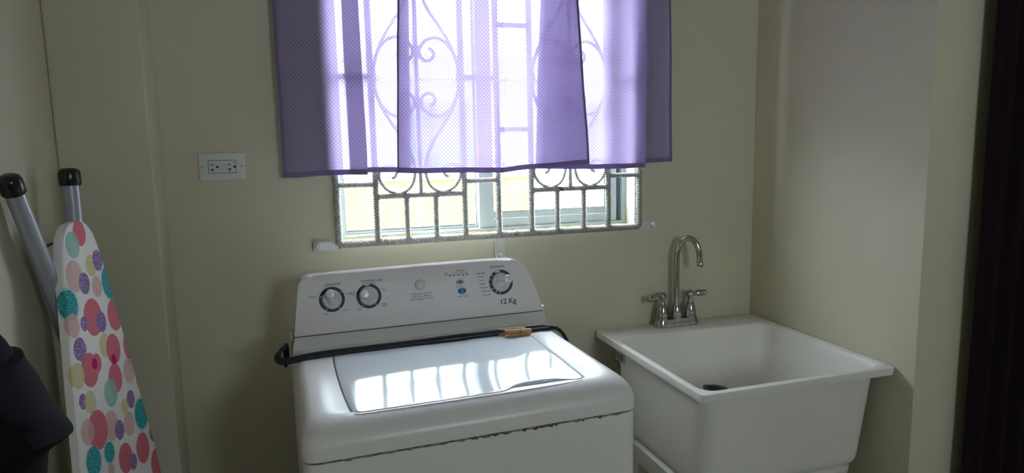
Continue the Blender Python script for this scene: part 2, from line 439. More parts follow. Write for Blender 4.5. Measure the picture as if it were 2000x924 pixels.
# ------------------------------------------------------------------ curtains
def panel(label, cols, zt, zb, hem_l=False, hem_r=False, hem_w=.014, lift=0.0):
    """cols: (x_top, x_bottom, y_top, y_bottom, z_bottom); one hanging sheet with folds"""
    rootx = cols[0][0]
    root = thing('window_curtain', label, 'curtain', (rootx, -.07, zb), 0, None)
    C = catmull([Vector((c[0], c[2], 0)) for c in cols], 8); Cb = catmull([Vector((c[1], c[3], c[4])) for c in cols], 8)
    # shared arc length for the woven pattern
    U = [0]
    for a, b in zip(Cb, Cb[1:]): U.append(U[-1] + math.hypot(b.x - a.x, b.y - a.y))
    nz = 44
    def P(i, t, off=0):
        a, b = C[i], Cb[i]
        zbb = b.z
        z = zt + (zbb - zt) * t
        k = t ** 1.15
        x = a.x + (b.x - a.x) * k; y = a.y + (b.y - a.y) * k
        y += .0045 * noise.noise(Vector((U[i] * 9, t * 3.1, rootx * 7))); x += .003 * noise.noise(Vector((U[i] * 5 + 9, t * 4, rootx)))
        i0, i1 = max(i - 1, 0), min(i + 1, len(C) - 1)
        d = Vector((Cb[i1].x - Cb[i0].x, Cb[i1].y - Cb[i0].y, 0)).normalized()
        n = Vector((d.y, -d.x, 0))
        return Vector((x, y, z)) + n * off - root.location
    def sheet(name, ii, tt, mat, parent, off):
        bm = NB(); uvl = bm.loops.layers.uv.new('uv')
        g = [[bm.verts.new(P(i, t, off)) for i in ii] for t in tt]
        uvs = {}
        for r, t in enumerate(tt):
            for c, i in enumerate(ii): uvs[g[r][c]] = (U[i], (zt - zb) * (1 - t))
        for r in range(len(tt) - 1):
            for c in range(len(ii) - 1):
                f = bm.faces.new((g[r][c], g[r][c + 1], g[r + 1][c + 1], g[r + 1][c]))
                for l in f.loops: l[uvl].uv = uvs[l.vert]
        me = bpy.data.meshes.new(name); bm.to_mesh(me); bm.free(); me.materials.append(mat)
        for p in me.polygons: p.use_smooth = True
        o = bpy.data.objects.new(name, me); COL.objects.link(o); o.parent = parent; return o
    N = len(C)
    body = sheet('fabric', list(range(N)), [i / nz for i in range(nz + 1)], curtM, root, 0)
    th = hem_w / (zt - zb)
    for off in (.0012,):
        h = sheet('hem', list(range(N)), [1 - th, 1 - th * .5, 1.001], hemM, body, off); h['label'] = 'darker purple stitched bottom hem'
    def side(left):
        # strip near the edge, by arc length
        w = .009; total = U[-1]
        idx = [i for i in range(N) if (U[i] <= w if left else U[i] >= total - w)]
        if len(idx) < 2: idx = [0, 1] if left else [N - 2, N - 1]
        h = sheet('hem', idx, [i / nz for i in range(nz + 1)], hemM, body, .0016); h['label'] = 'darker purple stitched side hem'
    if hem_l: side(True)
    if hem_r: side(False)
    return root
ZT = 2.15
def colz(xt, xb, y, zb, yb=None): return (xt, xb, y, y if yb is None else yb, zb)
panel('leftmost lavender curtain panel, hanging dark grey-purple against the wall left of the window',
      [colz(-.240, -.2405, -.036, 1.3605), colz(-.2315, -.232, -.036, 1.3605), colz(-.19, -.19, -.046, 1.361), colz(-.14, -.14, -.038, 1.363), colz(-.10, -.105, -.046, 1.3635), colz(-.070, -.068, -.054, 1.3635), colz(-.046, -.042, -.062, 1.3625), colz(-.0245, -.0215, -.066, 1.3625)],
      ZT, 1.36, hem_l=True)
panel('narrow lavender curtain panel, second from the left, half tucked behind the middle one',
      [colz(-.068, -.066, -.048, 1.3645), colz(-.045, -.042, -.043, 1.3665), colz(.0, .0, -.047, 1.3675), colz(.036, .036, -.055, 1.3665), colz(.07, .07, -.046, 1.3665), colz(.100, .080, -.052, 1.3665), colz(.120, .098, -.050, 1.367)],
      ZT, 1.36)
panel('front lavender curtain panel in the middle, dark hems on both upright edges, over the others',
      [colz(.0875, .057, -.076, 1.3645), colz(.0965, .066, -.076, 1.3645), colz(.14, .13, -.088, 1.362), colz(.19, .18, -.074, 1.361), colz(.25, .24, -.086, 1.3605), colz(.31, .30, -.076, 1.358), colz(.350, .340, -.078, 1.3570), colz(.376, .352, -.096, 1.3570), colz(.402, .366, -.084, 1.357),
       colz(.43, .43, -.078, 1.363), colz(.50, .50, -.086, 1.366), colz(.54, .56, -.090, 1.371, -.105), colz(.567, .604, -.090, 1.374, -.115), colz(.576, .613, -.090, 1.375, -.118)],
      ZT, 1.36, hem_l=True, hem_r=True)
panel('lavender curtain panel right of the middle, its right edge where the bright window ends',
      [colz(.4987, .466, -.060, 1.3640), colz(.55, .53, -.066, 1.361), colz(.62, .62, -.056, 1.358), colz(.66, .66, -.062, 1.3565), colz(.70, .70, -.054, 1.3565), colz(.74, .75, -.062, 1.356), colz(.78, .785, -.054, 1.356), colz(.81, .815, -.058, 1.3565), colz(.828, .8305, -.056, 1.3565)],
      ZT, 1.36)
panel('rightmost lavender curtain panel, hanging grey-purple against the wall beyond the window',
      [colz(.790, .793, -.044, 1.368), colz(.825, .83, -.038, 1.3685), colz(.85, .855, -.038, 1.3705), colz(.90, .905, -.042, 1.3715), colz(.9095, .9245, -.038, 1.372), colz(.917, .933, -.038, 1.372)],
      ZT, 1.36, hem_r=True)
rod = thing('curtain_rod', 'thin white curtain rod above the window', 'curtain rod', (.345, -.075, 2.16))
bm = NB(); tube(bm, [(-.66, 0, 0), (.66, 0, 0)], .006, n=12); obj('rod', bm, rodM, rod, smooth=True, angle=50)
for x in (-.64, .64):
    bm = NB(); box(bm, x - .006, x + .006, .004, .075, -.008, .008, .001); obj('bracket', bm, rodM, rod)

# ------------------------------------------------------------------ washing machine
WM = thing('washing_machine', 'white top loading washing machine with closed glossy lid, under the window', 'washing machine', (.1085, -.4953, 0), .0381)
def sstep(x): x = min(1, max(0, x)); return x * x * (3 - 2 * x)
def rise(p):
    # the top deck climbs gently from the front towards the console
    p = Vector(p)
    h = .016 * sstep((p.y + .18) / .30) * sstep((p.z - .8725) / .060)
    k = h / (1.4421 - p.z)
    return Vector((p.x - k * (.365 + p.x), p.y - k * (1.4387 + p.y), p.z + h)) if h > 0 else p
def rise_mesh(o):
    for v in o.data.vertices: v.co = rise(v.co)
    o.data.update(); return o
HB = .405                                                    # depth behind the local origin
bm = NB()
loft(bm, [rrect(-.343, .343, -.227, HB, .028, 6, z, 3) for z in (.02, .03, .60, .8685)])
obj('cabinet', bm, plastM, WM, smooth=True, angle=40)
for sx in (-.29, .29):
    for sy in (-.18, .35):
        bm = NB(); lathe(bm, [(.022, 0), (.022, .012), (.012, .014), (.012, .024)], Matrix.Translation((sx, sy, 0)), n=14); obj('foot', bm, blackM, WM)
# seam with rust
bm = NB()
loft(bm, [rrect(-.3395, .3395, -.2235, HB - .002, .028, 6, z) for z in (.866, .8745)])
obj('seam', bm, rustM, WM, smooth=True, angle=40)['label'] = 'dark rusty gap under the top panel'
bm = NB(); rnd = random.Random(5)
x = -.30
while x < .32:
    w = .004 + .02 * rnd.random(); h = .0010 + (.0010 + .0016 * sstep((x + .1) / .3)) * rnd.random() ** 2
    if rnd.random() < .62:
        pts = [(x, .8690), (x + w, .8690), (x + w * .8, .8690 - h), (x + w * .45, .8690 - h * 1.3), (x + w * .2, .8690 - h * .7)]
        prism(bm, pts, Matrix(((1, 0, 0, 0), (0, 0, -1, -.2274), (0, 1, 0, 0), (0, 0, 0, 1))), .0006)
    x += w * (.7 + rnd.random())
o = obj('rust_spots', bm, rustM, WM); o['kind'] = 'stuff'; o['label'] = 'rust bleeding down from the seam'

def lid_outline(off=0.0, notch=True):
    """closed outline of the lid, ccw seen from above, starting back-right"""
    def arc(cx, cy, r, a0, a1, n=5): return [(cx + r * math.cos(a0 + (a1 - a0) * i / n), cy + r * math.sin(a0 + (a1 - a0) * i / n)) for i in range(n + 1)]
    P = [(.2555 + off, .2275 + off)]
    for t in range(1, 8): P.append((.2555 - .5010 * t / 8, .2275 + off))
    P.append((-.2455 - off, .2275 + off))
    for x, y in ((-.2482, .19), (-.2505, .13), (-.2515, .06), (-.2512, -.02), (-.2498, -.09), (-.2475, -.14)): P.append((x - off, y))
    P += [(x, y) for x, y in arc(-.228, -.160, .018 + off, PI, 1.5 * PI, 5)]
    for x, y in ((-.17, -.1792), (-.10, -.1802), (-.03, -.1808), (.02, -.1808)): P.append((x, y - off))
    if notch: Q = ((.052, -.180), (.066, -.177), (.080, -.166), (.095, -.1575), (.115, -.1535), (.15, -.1515), (.178, -.1535), (.196, -.160), (.212, -.1685))
    else: Q = ((.052, -.1808), (.066, -.1806), (.080, -.1804), (.095, -.180), (.115, -.1795), (.15, -.1785), (.178, -.1775), (.196, -.1765), (.212, -.1755))
    for x, y in Q: P.append((x, y - off))
    P += [(x, y) for x, y in arc(.2305, -.1585, .015 + off, 1.5 * PI, 2 * PI, 5)]
    for x, y in ((.2475, -.10), (.2502, -.02), (.2525, .06), (.2540, .13), (.2550, .19)): P.append((x + off, y))
    return P
ZTOP = .936
outl = lid_outline(.0022, False); NL = len(outl)
# top panel : skirt as a dense rounded rect loft reaching back under the console, with a separate inner lid well
bm = NB()
rings = []
rr = lambda inf, ins, z, r: rrect(-.345 + ins, .345 - ins, -.229 + inf, HB - ins * .3, r, 10, z, 12)
rings.append(rr(.003, .003, .8725, .028)); rings.append(rr(0, 0, .8735, .030)); rings.append(rr(0, 0, .885, .030))
for k in range(1, 13):
    t = PI / 2 * k / 12
    rings.append(rr(.062 * (1 - math.cos(t)), .030 * (1 - math.cos(t)), .892 + (ZTOP - .892) * math.sin(t), .030 + .012 * (k / 12)))
vr = loft(bm, rings, cap0=True, cap1=False)
top_ring = vr[-1]
well = [[bm.verts.new((x, y, z)) for x, y in lid_outline(o_, False)] for o_, z in ((.0042, ZTOP), (.0030, ZTOP - .0012), (.0024, ZTOP - .008))]
for a, b in zip(well, well[1:]):
    for i in range(NL): j = (i + 1) % NL; bm.faces.new((a[i], a[j], b[j], b[i]))
bm.faces.new(well[-1])
e_ring = [bm.edges.get((top_ring[i], top_ring[(i + 1) % len(top_ring)])) for i in range(len(top_ring))]
e_lid = [bm.edges.get((well[0][i], well[0][(i + 1) % NL])) for i in range(NL)]
bmesh.ops.triangle_fill(bm, use_beauty=True, edges=e_ring + e_lid)
rise_mesh(obj('top_panel', bm, plastM, WM, smooth=True, angle=50))
# lid
bm = NB()
def lid_ring(off, z): return [Vector((x, y, z)) for x, y in lid_outline(off, True)]
base = lid_outline(0, True)
def dome(x, y): return .0030 * max(0, 1 - (x / .26) ** 2) * max(0, 1 - ((y - .02) / .21) ** 2)
def lring(s, z, usedome=True):
    return [Vector((.002 + (x - .002) * s, .02 + (y - .02) * s, z + (dome(.002 + (x - .002) * s, .02 + (y - .02) * s) if usedome else 0))) for x, y in base]
rings = [lring(1, ZTOP - .0075, False), lring(1, ZTOP - .001, False), lring(.9975, ZTOP + .0004, False), lring(.992, ZTOP + .0011, False)]
for s in (.975, .95, .9, .8, .65, .5, .35, .2, .08): rings.append(lring(s, ZTOP + .0012))
loft(bm, rings)
lid = rise_mesh(obj('lid', bm, lidM, WM, smooth=True, angle=35)); lid['label'] = 'glossy lid with a finger notch at the front'
# finger recess under the notch
bm = NB()
Q = [(.055, -.1805), (.066, -.1775), (.080, -.1665), (.095, -.158), (.115, -.154), (.15, -.152), (.178, -.154), (.196, -.1605), (.212, -.169), (.218, -.1755), (.15, -.1788)]
prism(bm, Q, Matrix.Translation((0, 0, ZTOP - .0060)), .0015)
rise_mesh(obj('finger_recess', bm, M_('recess_shell', (.52, .53, .53), .5), WM))
# rust line behind the lid
bm = NB(); rnd = random.Random(11); x = -.246
while x < .20:
    w = .006 + .014 * rnd.random(); h = .002 + .0035 * rnd.random()
    if x < -.19: h += .004
    if x > .06 and rnd.random() < .35: x += w; continue
    prism(bm, [(x, .2262), (x + w * 1.1, .2262), (x + w, .2262 - h * .6), (x + w * .6, .2262 - h), (x + w * .1, .2262 - h * .8)], Matrix.Translation((0, 0, ZTOP + .0019)), .0012)
    x += w
o = rise_mesh(obj('rust_line', bm, rustM, WM)); o['kind'] = 'stuff'; o['label'] = 'flaking rust along the back edge of the lid'
# worn patch at front right of lid
bm = NB()
pp = [(.158, -.125), (.172, -.098), (.196, -.082), (.214, -.085), (.222, -.105), (.232, -.135), (.222, -.147), (.190, -.146), (.165, -.140)]
cp = catmull([(a, b, 0) for a, b in pp + [pp[0]]], 4)[:-1]
prism(bm, [(v.x, v.y) for v in cp], Matrix.Translation((0, 0, ZTOP + .00215)), .0008)
rise_mesh(obj('worn_patch', bm, M_('worn_enamel', (.60, .68, .72), .2), WM))['label'] = 'paler worn patch near the front right corner of the lid'

# console -------------------------------------------------
SL = .25; nn = math.sqrt(1 + SL * SL)
def face_m(a, z, out=0.0):
    """frame lying on the leaning console face: x along the machine, y up the face, z outwards"""
    X = Vector((1, 0, 0)); Y = Vector((0, SL, 1)) / nn; Z = Vector((0, -1, SL)) / nn
    o = Vector((a, .229 + SL * (z - .936), z)) + Z * out
    return Matrix(((X.x, Y.x, Z.x, o.x), (X.y, Y.y, Z.y, o.y), (X.z, Y.z, Z.z, o.z), (0, 0, 0, 1)))
def dens(P, n=6):
    v = catmull([(a, b, 0) for a, b in P], n); return [(q.x, q.y) for q in v]
F0 = face_m(0, .936)
fy = lambda z: (z - .936) * nn
right = dens([(.3185, fy(.9835)), (.3125, fy(1.008)), (.3009, fy(1.0475)), (.2920, fy(1.072)), (.2832, fy(1.092)), (.272, fy(1.109)), (.257, fy(1.120)), (.2375, fy(1.1252))])
top = [(.2, fy(1.1260)), (.1, fy(1.1268)), (0, fy(1.1268)), (-.1, fy(1.1262)), (-.2, fy(1.1252)), (-.27, fy(1.1240))]
left = dens([(-.290, fy(1.1232)), (-.303, fy(1.1195)), (-.312, fy(1.1125)), (-.3175, fy(1.10)), (-.325, fy(1.05)), (-.3345, fy(.9835))])
outline = right + top + left
bm = NB(); prism(bm, outline, F0, .040, bevel=.0035)
# widen the body backwards to the machine's rear
console = obj('console', bm, consM, WM, smooth=True, angle=50); console['label'] = 'leaning control console with three dials'
bm = NB()
bk = [Vector((x, .266 + SL * (z_ / nn), .936 + z_ / nn)) for x, z_ in [(.3185, fy(.975))] + outline + [(-.3345, fy(.975))]]
sc = lambda v: Vector((v.x * .985, HB - .02, .936 + (v.z - .936) * .93))
loft(bm, [bk, [sc(v) for v in bk]])
obj('console_back', bm, consM, WM, smooth=True, angle=40)
bm = NB()
bo = [(-.3425, fy(.9368)), (.3275, fy(.9368)), (.324, fy(.955)), (.3188, fy(.9815)), (0, fy(.9815)), (-.3338, fy(.9815)), (-.339, fy(.96))]
prism(bm, bo, face_m(0, .936, -.0028), .038, bevel=.001)
obj('console_band', bm, bandM, WM, smooth=True, angle=40)
bm = NB(); prism(bm, [(-.335, fy(.9805)), (.319, fy(.9805)), (.319, fy(.9842)), (-.335, fy(.9842))], face_m(0, .936, -.0055), .02)
obj('console_gap', bm, inkM, WM)
bm = NB(); box(bm, -.343, .329, .262, HB - .02, .9355, .99); obj('console_foot', bm, bandM, WM)

def knob(a, z, R, ang, dots, label):
    k = NB(); Mx = face_m(a, z)
    lathe(k, [(R * .76, -.001), (R * .76, .004), (R * .73, .0065), (R * .60, .0085), (R * .3, .0095), (.0008, .0098)], Mx, n=32)
    ko = obj('knob', k, knobM, WM, smooth=True, angle=40); ko['label'] = label
    c, s = math.cos(ang), math.sin(ang)
    g = NB()
    # grip ridge, tapering away from its round end
    G = Mx @ Matrix.Rotation(ang, 4, 'Z')
    secs = []
    for t in range(9):
        u = t / 8; x = R * (.50 - 1.20 * u); w = R * (.26 + .10 * math.sin(u * PI)); h = .021 * (1 - u ** 2.2 * .75)
        secs.append([G @ Vector((x, yy * w, zz)) for yy, zz in ((-1.25, .006), (-1, h * .7), (-.6, h * .96), (0, h), (.6, h * .96), (1, h * .7), (1.25, .006))])
    loft(g, secs)
    obj('grip', g, knobM, ko, smooth=True, angle=50)
    g = NB(); lathe(g, [(R * .36, .004), (R * .36, .0235), (R * .31, .0258), (R * .15, .0262), (.0008, .0262)], Mx @ Matrix.Translation((R * .45 * c, R * .45 * s, 0)), n=20)
    obj('grip_end', g, knobM, ko, smooth=True, angle=40)
    r = NB()
    inn = [Mx @ Vector((R * .78 * math.cos(2 * PI * i / 40), R * .78 * math.sin(2 * PI * i / 40), .0009)) for i in range(40)]
    outr = [Mx @ Vector((R * math.cos(2 * PI * i / 40), R * math.sin(2 * PI * i / 40), .0009)) for i in range(40)]
    lo = [Mx @ Vector((R * math.cos(2 * PI * i / 40), R * math.sin(2 * PI * i / 40), -.0005)) for i in range(40)]
    loft(r, [inn, outr, lo], False, False)
    obj('dial_ring', r, navyM, ko)['label'] = 'dark blue printed ring'
    d = NB()
    for dd in dots:
        t = math.radians(dd)
        lathe(d, [(R * .055, .0009), (R * .055, .0013)], Mx @ Matrix.Translation((R * .89 * math.cos(t), R * .89 * math.sin(t), 0)), n=10)
    obj('dial_dots', d, dotM, ko)['kind'] = 'stuff'
    return ko
knob(-.2395, 1.0640, .0312, math.radians(112), (35, 162, 238, 305), 'knob at the left of the console, for load size')
knob(-.1490, 1.0640, .0312, math.radians(160), (175, 235, 305), 'knob second from the left, for temperature')
knob(.2040, 1.0680, .0335, math.radians(22), (115, 138, 162, 187, 212, 237, 260), 'large knob at the right of the console, for programs')
bm = NB(); prism(bm, [(-.0065, -.0028), (.0065, -.0028), (.0065, .0028), (-.0065, .0028)], face_m(-.1515, 1.0918, .0014), .0008); prism(bm, [(-.0075, -.0028), (.0065, -.0028), (.0065, .0028), (-.0075, .0028)], face_m(.1975, 1.0965, .0014), .0008)
obj('dial_mark', bm, dotM, console)['kind'] = 'stuff'
bm = NB(); lathe(bm, [(.0135, -.001), (.0135, .003), (.0115, .0065), (.0075, .0088), (.0008, .0095)], face_m(-.0166, 1.0800), n=28)
obj('button', bm, knobM, console, smooth=True, angle=50)['label'] = 'round white button in the middle of the console'
bm = NB(); lathe(bm, [(.0105, -.001), (.0105, .002), (.0085, .0034), (.0008, .0036)], face_m(.0903, 1.0780) @ Matrix.Diagonal((1, .62, 1, 1)), n=28)
gb = obj('button', bm, greyM, console, smooth=True, angle=35); gb['label'] = 'small oval grey button'
bm = NB(); lathe(bm, [(.0045, .0032), (.0045, .0042)], face_m(.0903, 1.0780) @ Matrix.Diagonal((1, .62, 1, 1)), n=16)
obj('button_mark', bm, inkM, console)
bm = NB(); lathe(bm, [(.0112, -.001), (.0112, .002), (.0090, .0034), (.0008, .0036)], face_m(.0938, 1.0545) @ Matrix.Diagonal((1, .70, 1, 1)), n=28)
obj('button', bm, blueM, console, smooth=True, angle=35)['label'] = 'oval blue start button'
bm = NB()
for i in range(5):
    lathe(bm, [(.0024, 0), (.0024, .0008)], face_m(.0650 + i * .0118, 1.0962) @ Matrix.Diagonal((1, .55, 1, 1)), n=10)
prism(bm, [(.0650, -.0003), (.1122, -.0003), (.1122, .0003), (.0650, .0003)], face_m(0, 1.0962, .0006), .0005)
obj('indicator_row', bm, holeM, console)['label'] = 'row of five small indicator lights'
def letters(items, label):
    bm = NB()
    for txt, a, z, size, al in items: text_into(bm, txt, face_m(a, z, .0003), size, al)
    o = obj('lettering', bm, inkM, console); o['label'] = label; o['kind'] = 'stuff'
letters([('LOAD SIZE', -.2360, 1.0995, .0078, 'CENTER'), ('MINIMUM', -.2755, 1.0735, .0044, 'RIGHT'), ('SMALL', -.2560, 1.0300, .0044, 'CENTER'), ('MEDIUM', -.2090, 1.0345, .0044, 'CENTER'), ('LARGE', -.2050, 1.0745, .0044, 'LEFT')], 'grey printed words around the left knob')
letters([('TEMPERATURE', -.1400, 1.1005, .0082, 'CENTER'), ('WASH / RINSE', -.1440, 1.0945, .0052, 'CENTER'), ('WARM', -.1815, 1.0750, .0044, 'RIGHT'), ('COLD', -.1815, 1.0705, .0044, 'RIGHT'), ('COLD', -.1740, 1.0375, .0044, 'CENTER'), ('COLD', -.1740, 1.0330, .0044, 'CENTER'), ('HOT', -.1160, 1.0790, .0044, 'LEFT'), ('COLD', -.1140, 1.0745, .0044, 'LEFT'), ('WARM', -.1190, 1.0420, .0044, 'LEFT'), ('WARM', -.1190, 1.0375, .0044, 'LEFT')], 'grey printed words around the temperature knob')
letters([('Automatic Lock Tub', -.0145, 1.0580, .0062, 'CENTER'), ('One Touch Button', -.0150, 1.0515, .0062, 'CENTER'), ('Super capacity / 7 Ciclos', -.0145, 1.0450, .0062, 'CENTER')], 'three grey printed lines under the white button')
letters([('Power Light', .0930, 1.1075, .0044, 'CENTER'), ('Extra', .0560, 1.1035, .0040, 'CENTER'), ('Rinse On', .0560, 1.0992, .0040, 'CENTER'), ('Wash', .0740, 1.1012, .0040, 'CENTER'), ('Rinse', .0855, 1.1015, .0040, 'CENTER'), ('Drain', .0975, 1.1018, .0040, 'CENTER'), ('Spin', .1095, 1.1020, .0040, 'CENTER'), ('Extra Rinse', .0905, 1.0665, .0050, 'CENTER'), ('Start / Pause', .0945, 1.0412, .0055, 'CENTER')], 'small grey printed words round the two oval buttons')
letters([('PROGRAMS', .1975, 1.1090, .0078, 'CENTER')] + [(t, .1490 + dx, z, .0050, 'CENTER') for t, dx, z in (('Heavy Duty', 0, 1.0955), ('Normal', .0, 1.0865), ('Casual', .001, 1.0775), ('Delicate', .003, 1.0680), ('Bulky Items', .008, 1.0580), ('Quick Wash', .012, 1.0485), ('Rinse Spin', .013, 1.0385))], 'grey printed list of programs beside the right knob')
bm = NB(); text_into(bm, '12 Kg', face_m(.2185, 1.0165, .0003), .0200, 'CENTER', .0003)
obj('lettering', bm, inkM, console)['label'] = 'larger printed words 12 Kg'

# cord ----------------------------------------------------
def wloc(a, b, z):
    if z > .935: a, b, z = rise((a, b, z))
    c, s = math.cos(.0381), math.sin(.0381)
    return Vector((.1085 + c * a - s * b, -.4953 + s * a + c * b, z))
CZ = ZTOP + .0095
path1 = [(.352, .115, .86), (.353, .165, .915), (.342, .198, .939), (.318, .216, CZ - .002), (.290, .2190, CZ), (.209, .2180, CZ), (.112, .2165, CZ), (.058, .2165, CZ + .001), (-.055, .2140, CZ), (-.133, .2140, CZ), (-.2465, .2135, CZ), (-.308, .2090, CZ - .001), (-.345, .2030, .942), (-.3655, .2080, .9405), (-.3715, .2300, .943), (-.370, .2600, .9455), (-.358, .300, .9455), (-.352, .345, .935), (-.352, .38, .88)]
path2 = [(.354, .125, .86), (.3555, .172, .912), (.346, .203, .934), (.320, .2075, .9405), (.290, .2095, .9405), (.209, .2075, .9410), (.112, .2070, .9405), (.058, .2010, .9410), (-.055, .2050, .9405), (-.133, .2055, .9400), (-.2465, .2050, .9405), (-.308, .2010, .9395), (-.343, .1950, .9375), (-.3690, .1990, .9365), (-.3790, .2300, .9370), (-.377, .2610, .9380), (-.362, .3060, .9380), (-.358, .350, .925), (-.358, .38, .87)]
cord0 = wloc(0, .214, ZTOP)
bm = NB()
for pth in (path1, path2):
    pts = catmull([wloc(*p) - cord0 for p in pth], 10); tube(bm, pts, .0046, n=10)
cord = obj('power_cord', bm, blackM, None, smooth=True); cord.location = cord0
tag(cord, 'doubled black cord lying along the foot of the washing machine console', 'cord')

# clothespins ---------------------------------------------
def clothespin(a, b, ang, label, zoff=0.0, open_=.028):
    t = thing('clothespin', label, 'clothespin', wloc(a, b, ZTOP + .0028 + zoff), .0381 + ang, 'wooden clothespins on the washing machine lid')
    for s in (1, -1):
        bm = NB()
        prof = [(0, .0004), (.026, .0004), (.029, .0022), (.033, .0022), (.036, .0004), (.041, .0004), (.062, .0036), (.070, .0050), (.072, .0064), (.072, .0074), (.0, .0074)]
        pr = [(x, y) for x, y in prof]
        a_ = [bm.verts.new((-x + .024, s * y, -0.0)) for x, y in pr]; c_ = [bm.verts.new((-x + .024, s * y, .0095)) for x, y in pr]
        n = len(pr); bm.faces.new(a_); bm.faces.new(c_[::-1])
        for i in range(n): j = (i + 1) % n; bm.faces.new((a_[i], a_[j], c_[j], c_[i]))
        rot = Matrix.Translation((0, 0, .0076)) @ Matrix.Rotation(PI / 2, 4, 'X') @ Matrix.Rotation(-open_ * 2 if s > 0 else 0, 4, 'Z')
        bmesh.ops.transform(bm, matrix=rot, verts=bm.verts)
        obj('prong', bm, woodM, t)
    bm = NB()
    pts = [Vector((-.006 + .0032 * math.cos(q * .5), .0032 * math.sin(q * .5), .0005 + .009 * q / 40)) for q in range(41)]
    tube(bm, pts, .0007, n=6)
    for s in (1, -1):
        tube(bm, [(-.006, s * .003, .0095), (-.006, s * .0082, .0102), (-.006, s * .0088, .005)], .0007, n=6)
    bmesh.ops.transform(bm, matrix=Matrix.Translation((0, 0, .0076)) @ Matrix.Rotation(PI / 2, 4, 'X'), verts=bm.verts)
    obj('spring', bm, wireM, t, smooth=True)
    return t
clothespin(.2330, .1880, .02, 'front wooden clothespin of the two on the washer lid, jaws to the right')
clothespin(.2240, .2060, -.03, 'back wooden clothespin of the two, nearer the black cord')

# ------------------------------------------------------------------ laundry tub
TB = thing('laundry_tub', 'deep white plastic laundry sink in the corner right of the washing machine', 'laundry sink', (.9745, -.31, 0))
TI = Matrix.Translation((-.9745, .31, 0))
def tobj(name, bm, mat, parent=None, **k):
    bmesh.ops.transform(bm, matrix=TI, verts=bm.verts); return obj(name, bm, mat, parent or TB, **k)
bm = NB()
tx0, tx1, ty0, ty1, tz = .6805, 1.2675, -.6125, -.0035, .836
R = lambda x0, x1, y0, y1, r, z: rrect(x0, x1, y0, y1, r, 8, z, 4)
rings = [R(.740, 1.190, -.530, -.150, .040, .5460), R(.727, 1.205, -.547, -.128, .042, .5480), R(.7185, 1.2145, -.557, -.1185, .042, .5545), R(.7135, 1.2195, -.5625, -.1130, .042, .5640), R(.7118, 1.2222, -.5650, -.1110, .042, .5750), R(.7110, 1.2235, -.5660, -.1105, .042, .585), R(.7030, 1.2420, -.5810, -.1038, .042, .795), R(.702, 1.244, -.582, -.103, .042, .806),
         R(.699, 1.248, -.587, -.098, .042, .8135), R(tx0 + .004, tx1 - .003, ty0 + .004, ty1, .010, .8145), R(tx0 + .002, tx1 - .002, ty0 + .002, ty1, .010, .8150),
         R(tx0, tx1, ty0, ty1, .011, .832), R(tx0 + .001, tx1 - .001, ty0 + .001, ty1 - .0005, .011, .8352), R(tx0 + .004, tx1 - .004, ty0 + .004, ty1 - .002, .012, tz),
         R(.6985, 1.247, -.595, -.112, .040, tz), R(.702, 1.2435, -.5915, -.116, .042, tz - .002), R(.7045, 1.240, -.588, -.1185, .042, tz - .008), R(.7075, 1.2375, -.578, -.1195, .042, .812), R(.712, 1.228, -.567, -.124, .042, .70),
         R(.721, 1.214, -.553, -.131, .045, .605), R(.740, 1.200, -.540, -.150, .05, .588), R(.80, 1.15, -.48, -.22, .06, .584)]
loft(bm, rings)
tobj('basin', bm, tubM, smooth=True, angle=45)
bm = NB(); box(bm, 1.2495, 1.2585, -.590, -.115, tz - .001, tz + .0035, .0012)
tobj('rim_ridge', bm, tubM, smooth=True, angle=45)
bm = NB(); loft(bm, [R(.745, 1.185, -.52, -.16, .04, .470), R(.722, 1.206, -.545, -.130, .05, .476), R(.712, 1.214, -.556, -.118, .05, .537), R(.722, 1.206, -.545, -.130, .05, .5465)])
tobj('lower_tray', bm, tubM, smooth=True, angle=45)
for lx, sx in ((.735, 1), (1.190, -1)):
    for ly, sy in ((-.535, 1), (-.145, -1)):
        bm = NB()
        L2 = lambda w, z: [Vector((lx + sx * a, ly + sy * b, z)) for a, b in ((0, 0), (w, 0), (w, .006), (.006, .006), (.006, w), (0, w))]
        loft(bm, [L2(.035, 0), L2(.055, .47)]); tobj('leg', bm, tubM)
bm = NB(); lathe(bm, [(.03, .583), (.03, .5865), (.02, .5868), (.019, .5845)], Matrix.Translation((.975, -.34, 0)), 24); tobj('drain', bm, chromeM, smooth=True, angle=40)
bm = NB(); box(bm, .7005, .7022, -.168, -.112, .772, .800); st = tobj('sticker', bm, paperM)
st['label'] = 'small barcode sticker under the left rim'
bm = NB(); rnd = random.Random(2); y = -.116
while y > -.160:
    w = .0012 + .0035 * rnd.random(); box(bm, .7000, .7010, y - w, y, .776, .797); y -= w + .0012 + .003 * rnd.random()
tobj('barcode', bm, inkM, st)

# faucet --------------------------------------------------
FX, FY = .9540, -.0400
FC = thing('faucet', 'worn chrome gooseneck faucet with two lever handles on the sink deck', 'faucet', (FX, FY, tz))
bm = NB()
loft(bm, [rrect(-.0805, .0805, -.0250, .0250, .0245, 8, 0, 3), rrect(-.0800, .0800, -.0250, .0250, .0245, 8, .003, 3), rrect(-.0745, .0745, -.0215, .0215, .0212, 8, .020, 3), rrect(-.0725, .0725, -.020, .020, .0198, 8, .0245, 3), rrect(-.068, .068, -.016, .016, .0158, 8, .0255, 3)])
obj('base_plate', bm, chromeM, FC, smooth=True, angle=40)
bell = [(.0205, .024), (.0205, .030), (.0195, .033), (.0200, .040), (.0175, .055), (.0135, .066), (.0125, .069)]
def bellf(x, sc=1.0, h=1.0):
    bm = NB(); lathe(bm, [(r * sc, .024 + (z - .024) * h) for r, z in bell], Matrix.Translation((x, 0, 0)), 28); return bm
bm = bellf(0, .92, .95)
